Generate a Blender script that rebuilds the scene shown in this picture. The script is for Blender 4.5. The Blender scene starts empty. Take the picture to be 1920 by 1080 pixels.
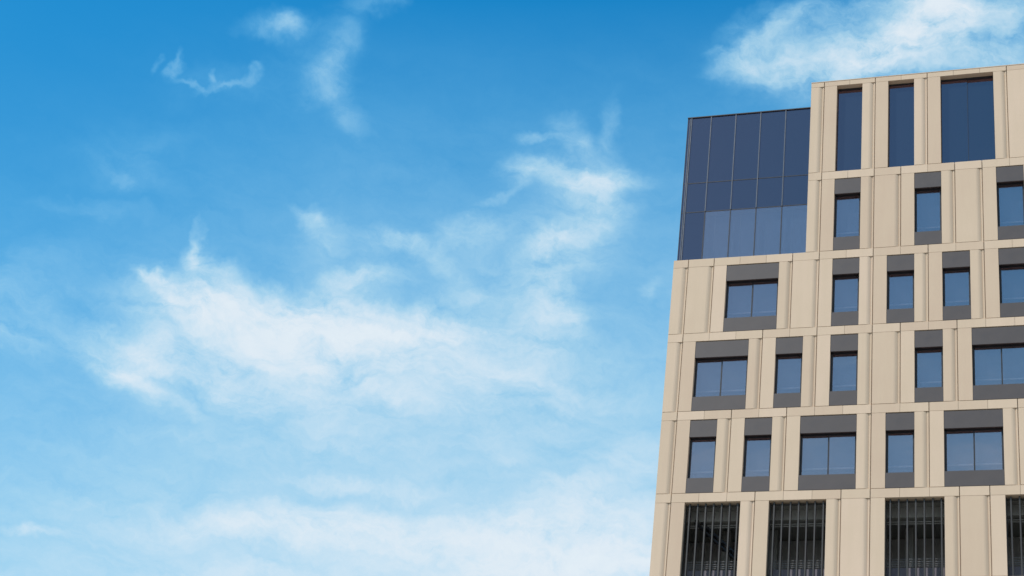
import bpy, bmesh, math, random
from mathutils import Matrix, Vector
random.seed(7)
R = math.radians
S = bpy.context.scene
COL = S.collection

# ------------------------------------------------------------------ scales
U = 1.2                 # metres per facade module
Z0 = 38.6451 * U + 1.6  # height of facade level v = 0 above the ground

# ------------------------------------------------------------------ camera
cam = bpy.data.cameras.new('camera')
cam.sensor_width = 36.0
cam.lens = 3494.346 / 1920 * 36.0
cam.clip_start, cam.clip_end = 0.5, 20000
co = bpy.data.objects.new('camera', cam)
COL.objects.link(co)
right = Vector((0.9525943, 0.2833257, 0.1108632))
down = Vector((-0.0577574, 0.5261699, -0.8484158))
fwd = Vector((-0.2987109, 0.8017929, 0.5175906))
m = Matrix((right, -down, -fwd)).transposed().to_4x4()
m.translation = (7.82275 * U, -58.61908 * U, -38.64509 * U + Z0)
co.matrix_world = m
S.camera = co

# ------------------------------------------------------------------ sun and sky
SUN_EL, SUN_AZ = R(46), R(228)       # azimuth clockwise from +Y (behind the camera, to its left)
sd = Vector((math.sin(SUN_AZ) * math.cos(SUN_EL), math.cos(SUN_AZ) * math.cos(SUN_EL), math.sin(SUN_EL)))
sl = bpy.data.lights.new('sun', 'SUN')
sl.energy, sl.angle, sl.color = 4.2, R(1.5), (1.0, 0.94, 0.86)
so = bpy.data.objects.new('sun', sl)
so.rotation_euler = sd.to_track_quat('Z', 'Y').to_euler()
so.location = (-30, -60, 120)
COL.objects.link(so)

CLOUDS = [  # azimuth, elevation, half length, half width, tilt (all degrees), thickness
    (-27.53, 28.35, 7.91, 2.44, 177.2, 0.42), (-30.5, 28.31, 5.27, 2.26, 173.4, 0.42), (-27.27, 28.06, 2.24, 0.5, 153.9, 0.4),
    (-32.54, 26.28, 2.62, 0.35, 158.9, 0.36), (-31.94, 28.82, 2.05, 0.25, 155.8, 0.45), (-24.13, 29.24, 3.55, 0.39, -174.6, 0.28),
    (-29.0, 28.26, 2.09, 0.44, 140.4, 0.25), (-30.17, 29.2, 2.02, 0.73, -178.2, 0.45), (-31.86, 28.54, 2.65, 0.91, 151.7, 0.3),
    (-30.89, 28.73, 2.19, 0.97, 177.8, 0.8), (-33.13, 27.11, 2.47, 0.8, 165.1, 0.55), (-33.38, 26.4, 2.62, 0.64, 160.3, 0.55),
    (-32.14, 26.83, 2.12, 0.97, 165.0, 0.4), (-27.26, 29.72, 3.13, 1.16, -164.2, 0.6), (-26.58, 29.17, 3.91, 1.14, 178.6, 0.75),
    (-28.43, 29.02, 1.66, 1.3, 175.4, 0.3), (-26.5, 30.59, 2.24, 0.5, -164.1, 0.35), (-29.31, 29.53, 1.4, 1.03, 144.9, 0.25),
    (-31.19, 25.95, 2.63, 0.36, 160.2, 0.25), (-29.68, 26.48, 3.57, 0.73, 168.0, 0.3), (-32.18, 27.64, 1.06, 0.49, 156.7, 0.3),
    (-26.58, 28.51, 2.22, 0.73, 176.9, 0.5), (-27.35, 27.55, 2.54, 0.65, 167.4, 0.2), (-31.41, 30.2, 0.86, 0.78, 153.4, 0.55),
    (-31.55, 30.59, 1.06, 0.24, 100.7, 0.45), (-31.45, 30.86, 0.65, 0.19, 93.8, 0.25), (-32.86, 29.46, 1.09, 0.39, 167.6, 0.4),
    (-33.15, 29.51, 0.4, 0.23, 174.9, 0.25), (-30.55, 29.96, 1.28, 0.65, 166.0, 0.35), (-31.9, 29.36, 1.45, 0.65, 165.8, 0.4),
    (-23.83, 29.67, 4.89, 0.82, -177.3, 0.45), (-23.14, 29.02, 6.17, 1.31, 178.9, 0.28), (-24.12, 28.22, 5.54, 1.15, 170.6, 0.24),
    (-21.37, 28.58, 7.46, 2.78, 176.6, 0.24), (-24.7, 27.31, 10.27, 3.26, -178.8, 0.09), (-22.13, 29.78, 2.83, 0.36, -179.8, 0.15),
    (-22.19, 30.13, 3.02, 1.15, -173.2, 0.2), (-19.34, 30.3, 2.28, 1.97, -180.0, 0.26), (-17.92, 30.36, 1.13, 0.83, 169.7, 0.24),
    (-18.89, 28.37, 4.45, 1.48, 173.0, 0.18), (-27.92, 26.79, 5.96, 1.46, 171.9, 0.26), (-24.34, 27.36, 4.39, 0.56, 168.7, 0.22),
    (-21.63, 26.73, 4.72, 0.82, 164.9, 0.12), (-26.87, 25.32, 7.49, 0.65, -173.5, 0.14), (-19.3, 34.76, 2.78, 0.56, 175.8, 0.4),
    (-17.96, 34.52, 2.76, 1.15, 171.0, 0.26), (-17.3, 34.03, 1.55, 1.0, 165.4, 0.22), (-20.9, 34.75, 1.19, 0.82, 179.0, 0.35),
    (-20.19, 35.95, 1.41, 0.26, 179.4, 0.22), (-18.52, 35.65, 2.0, 0.81, 139.8, 0.35), (-18.76, 34.48, 3.44, 2.21, 158.9, 0.18),
    (-17.2, 34.78, 2.17, 0.66, -171.7, 0.3), (-18.75, 33.0, 2.66, 0.67, -159.6, 0.32), (-19.58, 32.62, 1.6, 0.41, -155.6, 0.4),
    (-18.19, 33.21, 2.74, 1.97, -177.2, 0.24), (-19.05, 31.65, 1.74, 1.63, -166.7, 0.3), (-19.01, 30.66, 2.09, 1.64, -177.4, 0.25),
    (-17.51, 36.47, 1.3, 0.57, 81.9, 0.16), (-17.26, 35.27, 1.15, 0.8, 99.5, 0.2), (-21.46, 33.9, 1.33, 0.24, -154.7, 0.15),
    (-22.26, 32.78, 2.32, 0.66, -168.2, 0.3), (-24.87, 32.09, 1.93, 0.65, 179.8, 0.3), (-23.64, 31.77, 2.86, 0.6, 166.6, 0.28),
    (-20.17, 32.03, 4.25, 1.97, -174.5, 0.22), (-27.96, 32.34, 0.85, 0.53, 164.2, 0.42), (-27.36, 31.86, 1.26, 1.04, 25.0, 0.24),
    (-23.16, 32.33, 0.77, 0.49, -174.4, 0.12), (-26.66, 31.32, 3.03, 1.48, -171.8, 0.12), (-25.38, 30.77, 2.26, 0.43, -167.2, 0.25),
    (-21.57, 31.04, 2.81, 0.67, -160.4, 0.2), (-30.25, 37.72, 1.77, 0.71, -173.8, 0.34), (-31.41, 37.41, 1.19, 0.48, -169.6, 0.1),
    (-30.1, 37.91, 0.71, 0.56, -178.0, 0.14), (-26.89, 38.84, 1.56, 0.77, -154.8, 0.22), (-26.52, 39.07, 0.78, 0.51, -158.1, 0.12),
    (-27.81, 37.5, 1.31, 0.68, 74.6, 0.12), (-28.3, 36.43, 1.47, 1.06, -148.9, 0.2), (-27.54, 35.98, 1.37, 0.85, 127.3, 0.16),
    (-27.05, 35.23, 1.19, 0.73, 175.2, 0.18), (-28.05, 37.21, 1.77, 1.42, 92.0, 0.12), (-28.92, 37.39, 2.42, 0.64, -177.9, 0.06),
    (-29.26, 36.34, 2.38, 1.3, -171.6, 0.05), (-33.97, 35.5, 0.56, 0.25, -138.0, 0.2), (-34.62, 35.51, 0.35, 0.19, -134.8, 0.12),
    (-33.34, 35.19, 0.96, 0.15, 171.6, 0.22), (-32.52, 35.14, 0.84, 0.18, -164.1, 0.2), (-32.44, 35.55, 0.36, 0.23, 109.8, 0.24),
    (-31.96, 35.48, 0.67, 0.15, -151.5, 0.2), (-31.23, 35.96, 0.89, 0.23, -137.2, 0.16), (-30.95, 36.32, 0.27, 0.16, 170.6, 0.12),
    (-33.83, 35.88, 0.38, 0.17, 93.1, 0.14), (-32.46, 35.46, 2.9, 0.81, -168.4, 0.07), (-34.49, 32.44, 2.41, 0.8, 175.8, 0.1),
    (-35.45, 31.23, 3.27, 0.4, -173.7, 0.08), (-34.63, 32.25, 1.1, 0.24, 162.8, 0.1), (-34.73, 33.22, 2.97, 0.97, -167.4, 0.05),
    (-10.7, 39.15, 4.47, 1.61, -172.2, 0.32), (-11.75, 39.52, 3.18, 0.62, -147.4, 0.3), (-12.1, 38.55, 2.56, 0.96, 177.9, 0.27),
    (-12.93, 38.68, 1.61, 0.69, -168.0, 0.18), (-8.88, 39.96, 5.04, 1.45, -169.1, 0.24), (-9.26, 39.08, 3.54, 0.91, -162.8, 0.22),
    (-6.43, 39.46, 4.45, 1.31, -162.1, 1.05), (-7.24, 39.07, 3.74, 0.85, -152.3, 0.35), (-5.42, 40.22, 2.5, 1.81, -168.1, 0.75),
    (-3.43, 39.67, 4.36, 1.87, 177.2, 0.5), (-2.44, 39.77, 1.4, 1.18, 88.7, 0.35), (-7.43, 38.68, 6.41, 0.95, -177.5, 0.5),
    (-13.87, 38.84, 0.74, 0.19, -177.6, 0.16), (-12.61, 39.9, 1.94, 0.48, -154.8, 0.14), (-4.41, 40.49, 6.45, 0.78, 177.7, 0.3),
    (-10.44, 38.06, 4.05, 0.8, 176.3, 0.2), (-9.23, 38.21, 6.03, 1.44, -176.6, 0.18), (-8.69, 40.43, 3.48, 0.51, -174.2, 0.26),
    (-3.46, 38.73, 3.13, 0.79, -178.7, 0.4), (-38.14, 27.59, 5.63, 1.9, -170.7, 0.18), (-36.93, 26.58, 4.41, 0.96, -166.5, 0.18),
    (-36.01, 29.44, 3.53, 0.8, -166.7, 0.08), (-34.95, 21.11, 1.48, 0.28, -175.7, 0.42), (-32.14, 22.74, 5.09, 0.95, -173.6, 0.1),
    (-27.77, 22.8, 6.9, 0.8, -168.7, 0.38), (-23.23, 23.25, 9.16, 1.05, -174.9, 0.75), (-17.26, 23.95, 5.66, 1.46, -167.3, 0.75),
    (-17.04, 25.19, 2.51, 0.89, -167.7, 0.45), (-24.35, 24.48, 4.27, 0.36, -175.4, 0.34), (-16.79, 22.95, 7.38, 0.96, -174.5, 0.95),
    (-15.34, 26.4, 3.61, 0.98, -168.4, 0.22), (-25.45, 21.8, 8.62, 0.8, -171.4, 0.25), (-15.27, 23.65, 2.82, 0.96, -175.2, 0.4),
    (-20.17, 25.6, 2.89, 0.33, -170.7, 0.1), (-15.38, 31.63, 0.78, 0.48, 56.9, 0.2),
]


W = bpy.data.worlds.new('World')
S.world = W
W.use_nodes = True
nt = W.node_tree
for n in list(nt.nodes):
    nt.nodes.remove(n)
L = nt.links.new

def N(t, **k):
    n = nt.nodes.new(t)
    for a, v in k.items():
        setattr(n, a, v)
    return n

def put(sock, v):
    if isinstance(v, bpy.types.NodeSocket):
        L(v, sock)
    else:
        sock.default_value = v

def M(op, a, b=None, c=None, clamp=False):
    n = N('ShaderNodeMath', operation=op, use_clamp=clamp)
    put(n.inputs[0], a)
    if b is not None: put(n.inputs[1], b)
    if c is not None: put(n.inputs[2], c)
    return n.outputs[0]

def VM(op, a, b=None, scale=None):
    n = N('ShaderNodeVectorMath', operation=op)
    put(n.inputs[0], a)
    if b is not None: put(n.inputs[1], b)
    if scale is not None: put(n.inputs['Scale'], scale)
    return n.outputs[0]

def MR(v, a, b, c, d, smooth=False):
    n = N('ShaderNodeMapRange', interpolation_type='SMOOTHSTEP' if smooth else 'LINEAR')
    put(n.inputs['Value'], v)
    for i, x in zip(('From Min', 'From Max', 'To Min', 'To Max'), (a, b, c, d)):
        n.inputs[i].default_value = x
    return n.outputs['Result']

def noise(vec, scale, detail=6, rough=0.55, lac=2.1, dist=0.0, col=False):
    n = N('ShaderNodeTexNoise')
    put(n.inputs['Vector'], vec)
    n.inputs['Scale'].default_value = scale
    n.inputs['Detail'].default_value = detail
    n.inputs['Roughness'].default_value = rough
    n.inputs['Lacunarity'].default_value = lac
    n.inputs['Distortion'].default_value = dist
    return n.outputs['Color' if col else 'Fac']

sky = N('ShaderNodeTexSky', sky_type='NISHITA', sun_disc=False)
sky.sun_elevation, sky.sun_rotation = SUN_EL, SUN_AZ
sky.dust_density = 0.6
SKY = 0.1
base = N('ShaderNodeVectorMath', operation='SCALE')
L(sky.outputs[0], base.inputs[0]); base.inputs['Scale'].default_value = SKY
cur = N('ShaderNodeRGBCurve')       # deep polarised blue of the photograph's sky
L(base.outputs[0], cur.inputs['Color'])
cur.mapping.use_clip = False
def curve(i, pts):
    c = cur.mapping.curves[i]
    while len(c.points) > 2: c.points.remove(c.points[1])
    c.points[0].location = pts[0]; c.points[1].location = pts[-1]
    for p in pts[1:-1]: c.points.new(*p)
curve(0, [(0, 0), (.10, .012), (.12, .020), (.16, .045), (.24, .13), (.5, .42), (1, 1)])
curve(1, [(0, 0), (.16, .243), (.19, .285), (.24, .345), (.33, .42), (.55, .60), (1, 1)])
curve(2, [(0, 0), (.275, .58), (.32, .65), (.38, .72), (.46, .77), (.7, .86), (1, 1)])
cur.mapping.update()

geo = N('ShaderNodeTexCoord')
dirv = geo.outputs['Generated']
sep = N('ShaderNodeSeparateXYZ'); L(dirv, sep.inputs[0])
el = M('MULTIPLY', M('ARCSINE', sep.outputs[2]), 180 / math.pi)
az = M('MULTIPLY', M('ARCTAN2', sep.outputs[0], sep.outputs[1]), 180 / math.pi)
cmb = N('ShaderNodeCombineXYZ'); L(az, cmb.inputs[0]); L(el, cmb.inputs[1])
chart = cmb.outputs[0]
# wind-torn edges: the chart is warped at three scales before the clouds are laid on it
w1 = VM('SCALE', VM('SUBTRACT', noise(dirv, 14, 2, .5, col=True), (.5, .5, .5)), scale=1.6)
w2 = VM('SCALE', VM('SUBTRACT', noise(dirv, 45, 3, .6, col=True), (.5, .5, .5)), scale=1.05)
w3 = VM('SCALE', VM('SUBTRACT', noise(dirv, 150, 4, .6, col=True), (.5, .5, .5)), scale=0.30)
wch = VM('ADD', VM('ADD', chart, w1), VM('ADD', w2, w3))
flat = VM('MULTIPLY', wch, (1, 1, 0))
tot = None
for (a, e, s1, s2, tilt, wt) in CLOUDS:
    mp = N('ShaderNodeMapping', vector_type='TEXTURE')
    L(flat, mp.inputs[0])
    mp.inputs['Location'].default_value = (a, e, 0)
    mp.inputs['Rotation'].default_value = (0, 0, R(tilt))
    mp.inputs['Scale'].default_value = (s1, s2, 1)
    g = N('ShaderNodeTexGradient', gradient_type='SPHERICAL'); L(mp.outputs[0], g.inputs[0])
    f = MR(g.outputs['Fac'], 0, 1, 0, wt, True)
    tot = f if tot is None else M('ADD', tot, f)
# torn fibres inside the clouds
rot = N('ShaderNodeMapping'); L(wch, rot.inputs[0])
rot.inputs['Rotation'].default_value = (0, 0, R(14)); rot.inputs['Scale'].default_value = (.34, 1.05, 1)
fib = noise(rot.outputs[0], 1.0, 9, .62, 2.2, .25)
fine = noise(dirv, 70, 8, .6)
tex = M('ADD', M('MULTIPLY', fib, .78), M('MULTIPLY', fine, .22))
body = M('MULTIPLY', tot, MR(tex, .32, .66, .32, 1.60))
# a broad thin veil everywhere else in the sky and towards the horizon
plane = VM('DIVIDE', dirv, VM('ADD', VM('MULTIPLY', dirv, (0, 0, 1)), (0, 0, .12)))
far = N('ShaderNodeCombineXYZ')
inv = M('DIVIDE', 1.0, M('MAXIMUM', sep.outputs[2], .05))
L(M('MULTIPLY', sep.outputs[0], inv), far.inputs[0]); L(M('MULTIPLY', sep.outputs[1], inv), far.inputs[1])
wide = noise(far.outputs[0], 1.7, 8, .6, 2.0, .4)
away = MR(M('ABSOLUTE', M('SUBTRACT', az, -21.0)), 26, 45, 0, 1, True)   # other parts of the sky than the one pictured
body = M('ADD', body, M('MULTIPLY', MR(wide, .48, .72, 0, .55, True), away))
band = M('SUBTRACT', el, M('MULTIPLY', MR(az, -61, 19, -40, 40), .11))
s = MR(band, 40.0, 13.0, 0.0, 1.5)
east = MR(az, -40, -24, 0, 1, True)
veil = M('ADD', M('MULTIPLY', M('MULTIPLY', s, east), .75), M('MULTIPLY', M('MULTIPLY', s, s), M('SUBTRACT', .85, M('MULTIPLY', east, .25))))
veil = M('MULTIPLY', veil, MR(fib, .25, .75, .68, 1.10))
dens = M('ADD', body, veil)
alpha = M('SUBTRACT', 1.0, M('EXPONENT', M('MULTIPLY', dens, -1.15)), clamp=True)
cr = N('ShaderNodeValToRGB')
cr.color_ramp.elements.new(.5)
for e_, (p, c) in zip(cr.color_ramp.elements, ((.15, (.34, .80, 1.06)), (.60, (.57, .855, .97)), (.92, (.79, .875, .935)))):
    e_.position = p; e_.color = (*c, 1)
L(alpha, cr.inputs[0])
mix = N('ShaderNodeMix', data_type='RGBA')
L(alpha, mix.inputs['Factor']); L(cur.outputs[0], mix.inputs[6]); L(cr.outputs[0], mix.inputs[7])
bg = N('ShaderNodeBackground'); L(mix.outputs[2], bg.inputs[0]); bg.inputs[1].default_value = 1.0
W.cycles.sampling_method = 'MANUAL'; W.cycles.sample_map_resolution = 512
ow = N('ShaderNodeOutputWorld'); L(bg.outputs[0], ow.inputs[0])

S.view_settings.view_transform = 'Standard'
S.view_settings.look = 'None'
S.view_settings.exposure = 0.0
S.view_settings.gamma = 1.0
S.cycles.max_bounces = 8
S.cycles.transparent_max_bounces = 12

# ------------------------------------------------------------------ materials
def mat(name):
    global nt, L
    mm = bpy.data.materials.new(name)
    mm.use_nodes = True
    nt = mm.node_tree
    L = nt.links.new
    for n in list(nt.nodes):
        nt.nodes.remove(n)
    out = N('ShaderNodeOutputMaterial')
    return mm, out

def principled(out, col, rough, metal=0.0, spec=0.5):
    p = N('ShaderNodeBsdfPrincipled')
    put(p.inputs['Base Color'], col)
    put(p.inputs['Roughness'], rough)
    p.inputs['Metallic'].default_value = metal
    p.inputs['Specular IOR Level'].default_value = spec
    L(p.outputs[0], out.inputs[0])
    return p

def ramp(v, *stops):
    r = N('ShaderNodeValToRGB')
    while len(r.color_ramp.elements) < len(stops): r.color_ramp.elements.new(.5)
    for e, (p, c) in zip(r.color_ramp.elements, stops):
        e.position = p; e.color = (*c, 1)
    put(r.inputs[0], v)
    return r.outputs[0]

def concrete(name, lo, hi):
    mm, out = mat(name)
    g = N('ShaderNodeNewGeometry')
    tc = N('ShaderNodeTexCoord').outputs['Object']
    big = noise(tc, .35, 4, .55)
    mp = N('ShaderNodeMapping'); L(tc, mp.inputs[0]); mp.inputs['Scale'].default_value = (3.2, 1.0, .35)
    streak = noise(mp.outputs[0], 1.0, 6, .6)
    grain = noise(tc, 14, 6, .65)
    v = M('ADD', M('ADD', M('MULTIPLY', big, .32), M('MULTIPLY', streak, .24)),
          M('ADD', M('MULTIPLY', grain, .16), M('MULTIPLY', g.outputs['Random Per Island'], .28)))
    c = ramp(v, (.30, lo), (.50, tuple((a + b) / 2 * k for a, b, k in zip(lo, hi, (.985, 1.005, .985)))), (.70, hi))
    p = principled(out, c, .82, 0, .3)
    b = N('ShaderNodeBump'); b.inputs['Strength'].default_value = .12; b.inputs['Distance'].default_value = .02
    L(grain, b.inputs['Height']); L(b.outputs[0], p.inputs['Normal'])
    return mm

def metal(name, col, rough, var=.25, met=0.0):
    mm, out = mat(name)
    tc = N('ShaderNodeTexCoord').outputs['Object']
    g = N('ShaderNodeNewGeometry')
    v = M('ADD', M('MULTIPLY', noise(tc, 1.1, 5, .6), .6), M('MULTIPLY', g.outputs['Random Per Island'], .4))
    c = ramp(v, (.25, tuple(x * (1 - var) for x in col)), (.75, tuple(x * (1 + var) for x in col)))
    principled(out, c, MR(noise(tc, 3, 4, .6), .3, .7, rough - .06, rough + .08), met)
    return mm

def glass(name, refl, tint, body, solid):
    mm, out = mat(name)
    tc = N('ShaderNodeTexCoord').outputs['Object']
    bp = N('ShaderNodeBump'); bp.inputs['Strength'].default_value = .10; bp.inputs['Distance'].default_value = .05
    L(noise(tc, .55, 2, .5), bp.inputs['Height'])
    gl = N('ShaderNodeBsdfGlossy'); gl.inputs['Color'].default_value = (*refl, 1); gl.inputs['Roughness'].default_value = .015
    L(bp.outputs[0], gl.inputs['Normal'])
    df = N('ShaderNodeBsdfDiffuse'); df.inputs['Color'].default_value = (*body, 1)
    tr = N('ShaderNodeBsdfTransparent'); tr.inputs['Color'].default_value = (*tint, 1)
    m1 = N('ShaderNodeMixShader'); m1.inputs[0].default_value = solid
    L(tr.outputs[0], m1.inputs[1]); L(df.outputs[0], m1.inputs[2])
    ad = N('ShaderNodeAddShader'); L(gl.outputs[0], ad.inputs[0]); L(m1.outputs[0], ad.inputs[1])
    L(ad.outputs[0], out.inputs[0])
    return mm

WALL = concrete('beige_precast', (.516, .396, .294), (.604, .474, .362))
GREY = metal('grey_panel', (.0615, .0525, .0530), .5, .14)
DARK = metal('dark_frame', (.012, .012, .016), .45)
FIN = metal('fin_metal', (.033, .031, .029), .45, .12)
MULL = metal('mullion_metal', (.095, .108, .135), .35, .1)
RAIL = metal('rail_metal', (.22, .22, .23), .4)
DECK = concrete('deck_concrete', (.25, .245, .235), (.36, .355, .345))
INNER = metal('room_paint', (.42, .41, .40), .8, .3)
BLIND = metal('blind_fabric', (.13, .165, .215), .85, .08)
HEM = metal('hem_metal', (.75, .76, .78), .4)
UPST = metal('upstand_panel', (.13, .115, .14), .5)
ROOFM = concrete('roof_membrane', (.25, .25, .25), (.36, .36, .35))
GLASS = glass('vision_glass', (.44, .275, .264), (.54, .57, .60), (.02, .03, .04), .18)
GLASSD = glass('dark_glass', (.245, .153, .168), (.22, .26, .30), (.010, .018, .030), .6)

# ------------------------------------------------------------------ geometry helpers
def bx(bm, u0, u1, y0, y1, v0, v1):
    vs = [bm.verts.new((u * U, y * U, v * U)) for v in (v0, v1) for (u, y) in ((u0, y0), (u1, y0), (u1, y1), (u0, y1))]
    for f in ((3, 2, 1, 0), (4, 5, 6, 7), (0, 1, 5, 4), (1, 2, 6, 5), (2, 3, 7, 6), (3, 0, 4, 7)):
        bm.faces.new([vs[i] for i in f])

def prism(bm, plan, v0, v1):
    """plan: (u, y) points counter-clockwise seen from above"""
    lo = [bm.verts.new((u * U, y * U, v0 * U)) for u, y in plan]
    hi = [bm.verts.new((u * U, y * U, v1 * U)) for u, y in plan]
    n = len(plan)
    bm.faces.new(lo[::-1]); bm.faces.new(hi)
    for i in range(n):
        j = (i + 1) % n
        bm.faces.new((lo[i], lo[j], hi[j], hi[i]))

def bar(bm, p, q, r, n=8):
    p, q = Vector(p) * U, Vector(q) * U
    d = (q - p).normalized()
    a = d.orthogonal().normalized(); b = d.cross(a)
    ring = [[bm.verts.new(c + (a * math.cos(t) + b * math.sin(t)) * r * U) for t in (2 * math.pi * k / n for k in range(n))] for c in (p, q)]
    for k in range(n):
        j = (k + 1) % n
        bm.faces.new((ring[0][k], ring[0][j], ring[1][j], ring[1][k]))
    bm.faces.new(ring[0][::-1]); bm.faces.new(ring[1])

def obj(name, bm, m, parent=None, loc=(0, 0, 0)):
    bmesh.ops.recalc_face_normals(bm, faces=bm.faces)
    me = bpy.data.meshes.new(name)
    bm.to_mesh(me); bm.free()
    me.materials.append(m)
    o = bpy.data.objects.new(name, me)
    o.location = loc
    o.parent = parent
    COL.objects.link(o)
    return o

def dup(o, parent, loc):
    c = o.copy(); c.location = loc; c.parent = parent
    COL.objects.link(c)
    for ch in list(o.children):
        k = ch.copy(); k.parent = c
        if k.name.startswith('pane'): k.rotation_euler = (R(random.uniform(-.3, .3)), 0, R(random.uniform(-.3, .3)))
        COL.objects.link(k)
    return c

def P(u, v, y=0.0):
    return (u * U, y * U, v * U + Z0)

# ------------------------------------------------------------------ ground
bm = bmesh.new()
for x0, x1, y0, y1 in ((-6000, 6000, -6000, 6000),):
    q = [bm.verts.new(p) for p in ((x0, y0, 0), (x1, y0, 0), (x1, y1, 0), (x0, y1, 0))]
    bm.faces.new(q)
mm, out = mat('ground_paving')
tc = N('ShaderNodeTexCoord').outputs['Object']
principled(out, ramp(noise(tc, .08, 8, .6), (.3, (.26, .235, .20)), (.7, (.40, .365, .31))), .9)
gr = obj('ground', bm, mm)
gr['kind'] = 'structure'

# ------------------------------------------------------------------ the building
B = bpy.data.objects.new('office_building', None)
B['label'] = 'beige panelled office building with grey framed windows and a dark glass corner box'
B['category'] = 'building'
COL.objects.link(B)

H = 3.301               # storey
BD = .358               # floor band
XR = 13.0               # right end of the facade, well outside the picture
XL, XU = -7.575, -2.515
# rows: band top, row bottom, left corner, first groove, panels
ROWS = [
    ('top', 8.03, 3.641, XU, -2, 'n n w b n w b'),
    ('win', 3.641, 0.0, XU, -2, 'n b n b n n w b n'),
    ('win', 0.0, -H, XL, -7, 'b w b n n n n n w b n'),
    ('win', -H, -2 * H, XL, -7, 'w n n b n w n n b n'),
    ('win', -2 * H, -3 * H, XL, -7, 'n n w n w b n n w'),
    ('lou', -3 * H, -4 * H, XL, -7, 'w w b w b w b w'),
    ('win', -4 * H, -5 * H, XL, -7, 'b n w n n b w n n'),
]
WID = {'n': 2, 'w': 3, 'b': 1}

wall = bmesh.new()
G = .019                # half width of an open joint
SK = .06                # thickness of the facing panels

def edge_piece(u0, u1, v0, v1):
    """panel whose right edge rolls back to a narrow flange beside the groove"""
    e = u1 - G
    prism(wall, [(u0, 0), (e - .21, 0), (e - .16, .008), (e - .11, .026), (e - .05, .056), (e - .043, .030), (e, .030), (e, SK), (u0, SK)], v0, v1)

def plain(u0, u1, v0, v1):
    bx(wall, u0, u1, 0, SK, v0, v1)

def back(u0, u1, v0, v1):
    bx(wall, u0 + .003, u1 - .003, SK - .002, .31, v0, v1)

openings = []
for kind, vt, vb, xc, g0, pat in ROWS:
    bb = vt - BD if kind != 'top' else 7.794
    top = vt - .010
    # corner strip
    cells = [(xc, g0, 'c')]
    u = g0
    for p in pat.split():
        if u >= XR: break
        cells.append((u, u + WID[p], p)); u += WID[p]
    for a, b, p in cells:
        # band, scored at every module
        ks = sorted({a, b} | {k for k in range(-8, 16) if a < k < b})
        for k0, k1 in zip(ks, ks[1:]):
            l = G * .8 if k0 == a and p != 'c' else (.0 if k0 == a else .0045)
            r = G * .8 if k1 == b else .0045
            plain(k0 + l, k1 - r, bb + .005, top)
        back(a, b, bb, vt)
        lo, hi = vb + .009, bb - .005
        if p in 'cb':
            edge_piece(a + (G if p == 'b' else 0), b, lo, hi)
            back(a, b, vb, bb)
        else:
            plain(a + G, a + .5, lo, hi)
            edge_piece(b - .5, b, lo, hi)
            back(a, a + .5, vb, bb); back(b - .5, b, vb, bb)
            openings.append((kind, a + .5, b - .5, vb, bb, p))
    XEND = u
# storeys below the picture, roof edges
for k in range(5, 10):
    v1 = -k * H; v0 = -(k + 1) * H
    for i in range(-7, 14):
        plain(i + G, i + 1 - G, v0 + .01, v1 - BD - .01); plain(i + .005, i + .995, v1 - BD, v1 - .01)
        back(i, i + 1, v0, v1)
    edge_piece(XL, -7, v0 + .01, v1 - .01); back(XL, -7, v0, v1)
wo = obj('wall', wall, WALL, B, (0, 0, Z0))

# body of the building behind the facade
bm = bmesh.new()
D = 14
bx(bm, XL + .01, XL + .25, .32, D, -39.2, -.06)                # left flank
bx(bm, XU + .01, XU + .25, .32, D, -.06, 7.95)                 # flank of the upper block
bx(bm, XL + .01, 14.2, D, D + .3, -39.2, 7.95)
bx(bm, 14.0, 14.2, .32, D, -39.2, 7.95)
bx(bm, XL + .01, 14.2, .35, D, -39.98, -33.05)                 # ground floor, recessed
obj('flank_wall', bm, WALL, B, (0, 0, Z0))
bm = bmesh.new()
bx(bm, XU + .26, 13.99, .33, D - .01, 7.70, 7.80)
obj('roof', bm, ROOFM, B, (0, 0, Z0))
bm = bmesh.new()                                               # coping in lengths
u = XU - .012
while u < 13.9:
    u2 = min(u + 3.0, 13.95)
    bx(bm, u + .006, u2 - .006, -.012, .40, 8.024, 8.052)
    u = u2
obj('coping', bm, WALL, B, (0, 0, Z0))

# conductor cable showing in lengths above the coping
for u0, u1, h in ((-.52, -.08, .016), (2.55, 3.65, .018), (5.2, 7.4, .016)):
    bm = bmesh.new()
    bar(bm, (u0, .05, 8.052 + h), (u1, .05, 8.052 + h), .016)
    obj('roof_cable', bm, DARK, B, (0, 0, Z0))

# floor slabs and back walls of the rooms
for v in (3.641, 0.0, -H, -2 * H, -3 * H, -4 * H, -5 * H):
    bm = bmesh.new()
    bx(bm, (XU if v > 1 else XL) + .26, 13.98, .32, D - .02, v - .30, v - .04)
    obj('floor_slab', bm, DECK, B, (0, 0, Z0))
bm = bmesh.new()
bx(bm, XU + .27, 13.97, 4.6, 4.7, 0.0, 3.30); bx(bm, XU + .27, 13.97, 4.6, 4.7, 3.66, 7.69)
for k in (0, 1, 2, 4):
    bx(bm, XL + .27, 13.97, 4.6, 4.7, -(k + 1) * H, -k * H - .32)
obj('partition_wall', bm, INNER, B, (0, 0, Z0))

# ------------------------------------------------------------------ windows
protos = {}

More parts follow.
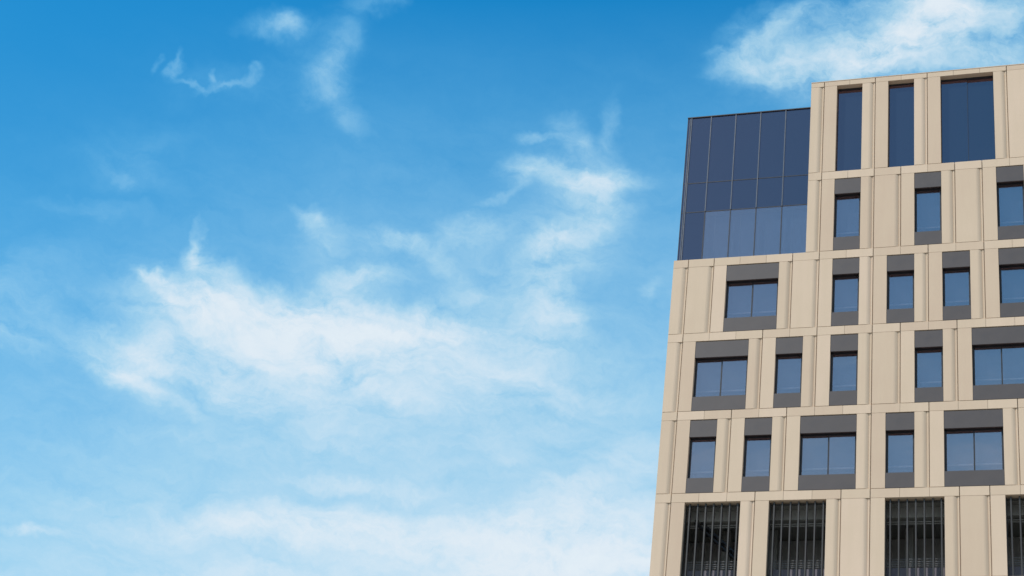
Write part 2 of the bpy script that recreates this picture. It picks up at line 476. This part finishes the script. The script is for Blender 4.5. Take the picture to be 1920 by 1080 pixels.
def make_window(kind, w, h, seedv):
    """origin: bottom left corner of the opening; w, h in modules"""
    b = bmesh.new()
    if kind == 'top':
        z0, z1, fw, y0, y1 = .012, h - .004, .022, .24, .30
    else:
        z0, z1, fw, y0, y1 = .56, h - .70, .075, .185, .31
    t = .06 if kind == 'top' else .045
    bx(b, .004, fw, y0, y1, z0, z1)
    bx(b, w - fw, w - .004, y0, y1, z0, z1)
    bx(b, fw, w - fw, y0, y1, z1 - t, z1)
    bx(b, fw, w - fw, y0, y1, z0, z0 + .045)
    n = 2 if w > 1.5 else 1
    mw = .045 if kind != 'top' else .012
    if n == 2:
        bx(b, w / 2 - mw / 2, w / 2 + mw / 2, y0 + .005, y1, z0 + .045, z1 - t)
    if kind != 'top':      # metal lining behind the head and sill panels
        bx(b, .004, w - .004, .075, .31, z1, z1 + .055)
        bx(b, .004, w - .004, .075, .31, z0 - .05, z0)
    o = obj('window', b, DARK, B)
    for i in range(n):
        a = fw if i == 0 else w / 2 + mw / 2
        c = w - fw if i == n - 1 else w / 2 - mw / 2
        b = bmesh.new()
        yp = .268 if kind == 'top' else .215
        bx(b, a, c, yp, yp + .014, z0 + .045, z1 - t)
        pn = obj('pane', b, GLASSD if kind == 'top' else GLASS, o)
        pn.rotation_euler = (R(random.uniform(-.3, .3)), 0, R(random.uniform(-.3, .3)))
    if kind != 'top':
        b = bmesh.new()
        bx(b, .010, w - .010, .012, .07, z1, h - .035)
        obj('head_panel', b, GREY, o)
        b = bmesh.new()
        bx(b, .010, w - .010, .006, .07, .012, z0 + .03)
        obj('sill_panel', b, GREY, o)
        b = bmesh.new()
        bx(b, .03, w - .03, .42, .425, z0 + .48, z1 + .02)
        bl = obj('blind', b, BLIND, o)
        b = bmesh.new()
        bx(b, .03, w - .03, .40, .43, z0 + .43, z0 + .48)
        obj('hem_bar', b, HEM, o)
    return o

for kind, a, b_, vb, bb, p in openings:
    if kind == 'lou': continue
    key = (kind, round(b_ - a, 2), round(bb - vb, 3))
    if key not in protos:
        protos[key] = make_window(kind, b_ - a, bb - vb, 0)
        protos[key].location = P(a, vb)
    else:
        dup(protos[key], B, P(a, vb))

# ------------------------------------------------------------------ louvred car-park openings
lproto = None
def make_louvre(w, h):
    b = bmesh.new()
    n = 7
    for i in range(n):
        c = (i + .5) * w / n + .03
        bx(b, c - .024, c + .024, .10, .25, .02, h - .02)
    for z in (h - .06,):
        bx(b, .01, w - .01, .255, .285, z - .03, z + .03)
    bx(b, .005, .03, .22, .30, .01, h - .01); bx(b, w - .03, w - .005, .22, .30, .01, h - .01)
    o = obj('louver_screen', b, FIN, B)
    b = bmesh.new()
    for z in (.665, .74, .825, .92):
        bar(b, (.0, .62, z), (w, .62, z), .013)
    for u in (.12, w - .12):
        bar(b, (u, .64, .42), (u, .64, .94), .016)
    obj('guard_rail', b, RAIL, o)
    b = bmesh.new()
    bx(b, .0, w, .58, .72, .0, .585)
    obj('upstand_panel', b, UPST, o)
    b = bmesh.new()
    bx(b, -.1, w + .1, .9, 1.25, h - .34, h + .05)
    for z in (h - .44, h - .52):
        bar(b, (-.1, 1.05, z), (w + .1, 1.05, z), .022)
    obj('ceiling_beam', b, DECK, o)
    return o
for kind, a, b_, vb, bb, p in openings:
    if kind != 'lou': continue
    if lproto is None:
        lproto = make_louvre(b_ - a, bb - vb)
        lproto.location = P(a, vb)
    else:
        dup(lproto, B, P(a, vb))
# sloping brace behind the first opening, columns and back wall of the parking deck
bm = bmesh.new()
v0, v1 = -4 * H, -3 * H - BD
for p, q in (((-6.6, 1.0, v1 - .05), (-4.6, 1.0, v0 + 1.0)), ((-6.45, 1.0, v1 + .03), (-4.45, 1.0, v0 + 1.08))):
    bar(bm, p, q, .05)
for t in (.15, .3, .45, .6, .75, .9):
    u = -6.6 + 2 * t; z = v1 - .05 + t * (v0 + 1.05 - v1)
    bx(bm, u, u + .16, .85, 1.6, z, z + .03)
obj('ramp_stair', bm, DARK, B, (0, 0, Z0))
for u in (-5.6, -3.9, -1.4, .9, 2.6, 5.3, 8.2):
    bm = bmesh.new()
    bx(bm, -.15, .15, -.15, .15, 0, v1 - v0)
    obj('column', bm, DECK, B, P(u + .15, v0, 2.6))
bm = bmesh.new()
bx(bm, XL + .27, 13.97, 3.4, 3.5, v0, v1)
obj('deck_wall', bm, INNER, B, (0, 0, Z0))

# ------------------------------------------------------------------ dark glass corner box
GL, GR_, GB, GT = -7.462, XU - .008, .0, 6.845
T1, T2 = 3.605, 2.22
mu = [-7.30, -6.5, -5.5, -4.5, -3.5]
b = bmesh.new()
for x in mu:
    bx(b, x - .018, x + .018, .020, .16, T2 if x > -7 else .02, GT - .03)
bx(b, mu[0] - .075, mu[0] - .045, .030, .16, .02, GT - .03)
cw = obj('curtain_wall', b, MULL, B, (0, 0, Z0))
b = bmesh.new()
for x in mu[1:]:
    bx(b, x - .016, x + .016, .035, .16, .02, T2 - .016)
bx(b, GL, GL + .02, .035, .16, .02, GT - .03)
for z in (T1, T2):
    for x0, x1 in zip([GL + .03] + [x + .019 for x in mu], [x - .019 for x in mu] + [GR_]):
        bx(b, x0, x1, .045, .155, z - .015, z + .015)
obj('transom', b, DARK, cw)
b = bmesh.new()
bx(b, GL - .01, GR_, .012, .45, GT - .03, GT + .01)
obj('parapet_cap', b, DARK, cw)
edges = [GL + .02] + mu + [GR_]
for i, (x0, x1) in enumerate(zip(edges, edges[1:])):
    for z0, z1, lower in ((.02, T2, True), (T2, T1, False), (T1, GT - .03, False)):
        b = bmesh.new()
        bx(b, x0 + (.02 if i else 0), x1 - (.02 if i < len(mu) else 0), .055, .07, z0 + .018 * (z0 > 1), z1 - .018 * (z1 < 5))
        obj('pane', b, GLASS if (lower and i > 1) else GLASSD, cw)
# rooms behind it: blinds at the lower panes, lining behind the dark ones, glazed left return
b = bmesh.new()
for x0, x1 in zip(mu[1:], mu[2:] + [GR_]):
    bx(b, x0 + .03, x0 + .36, .30, .305, .05, T2 - .05)
    bx(b, x0 + .375, x1 - .03, .31, .315, .05, T2 - .05)
obj('blind', b, BLIND, cw)
b = bmesh.new()
bx(b, GL + .04, GR_, .35, .40, T2 + .05, GT - .1)
bx(b, GL + .04, -6.52, .35, .40, .0, T2 + .02)
obj('lining', b, INNER, cw)
b = bmesh.new()
bx(b, GL, GL + .02, .165, 8, .02, GT - .03)
obj('side_glazing', b, GLASSD, cw)
b = bmesh.new()
bx(b, GL + .03, GR_, .46, 8, GT - .2, GT - .1)
obj('roof', b, ROOFM, cw)
b = bmesh.new()
bx(b, GL + .03, XU, 4.0, 4.1, -.03, GT - .21)
obj('partition_wall', b, INNER, cw)
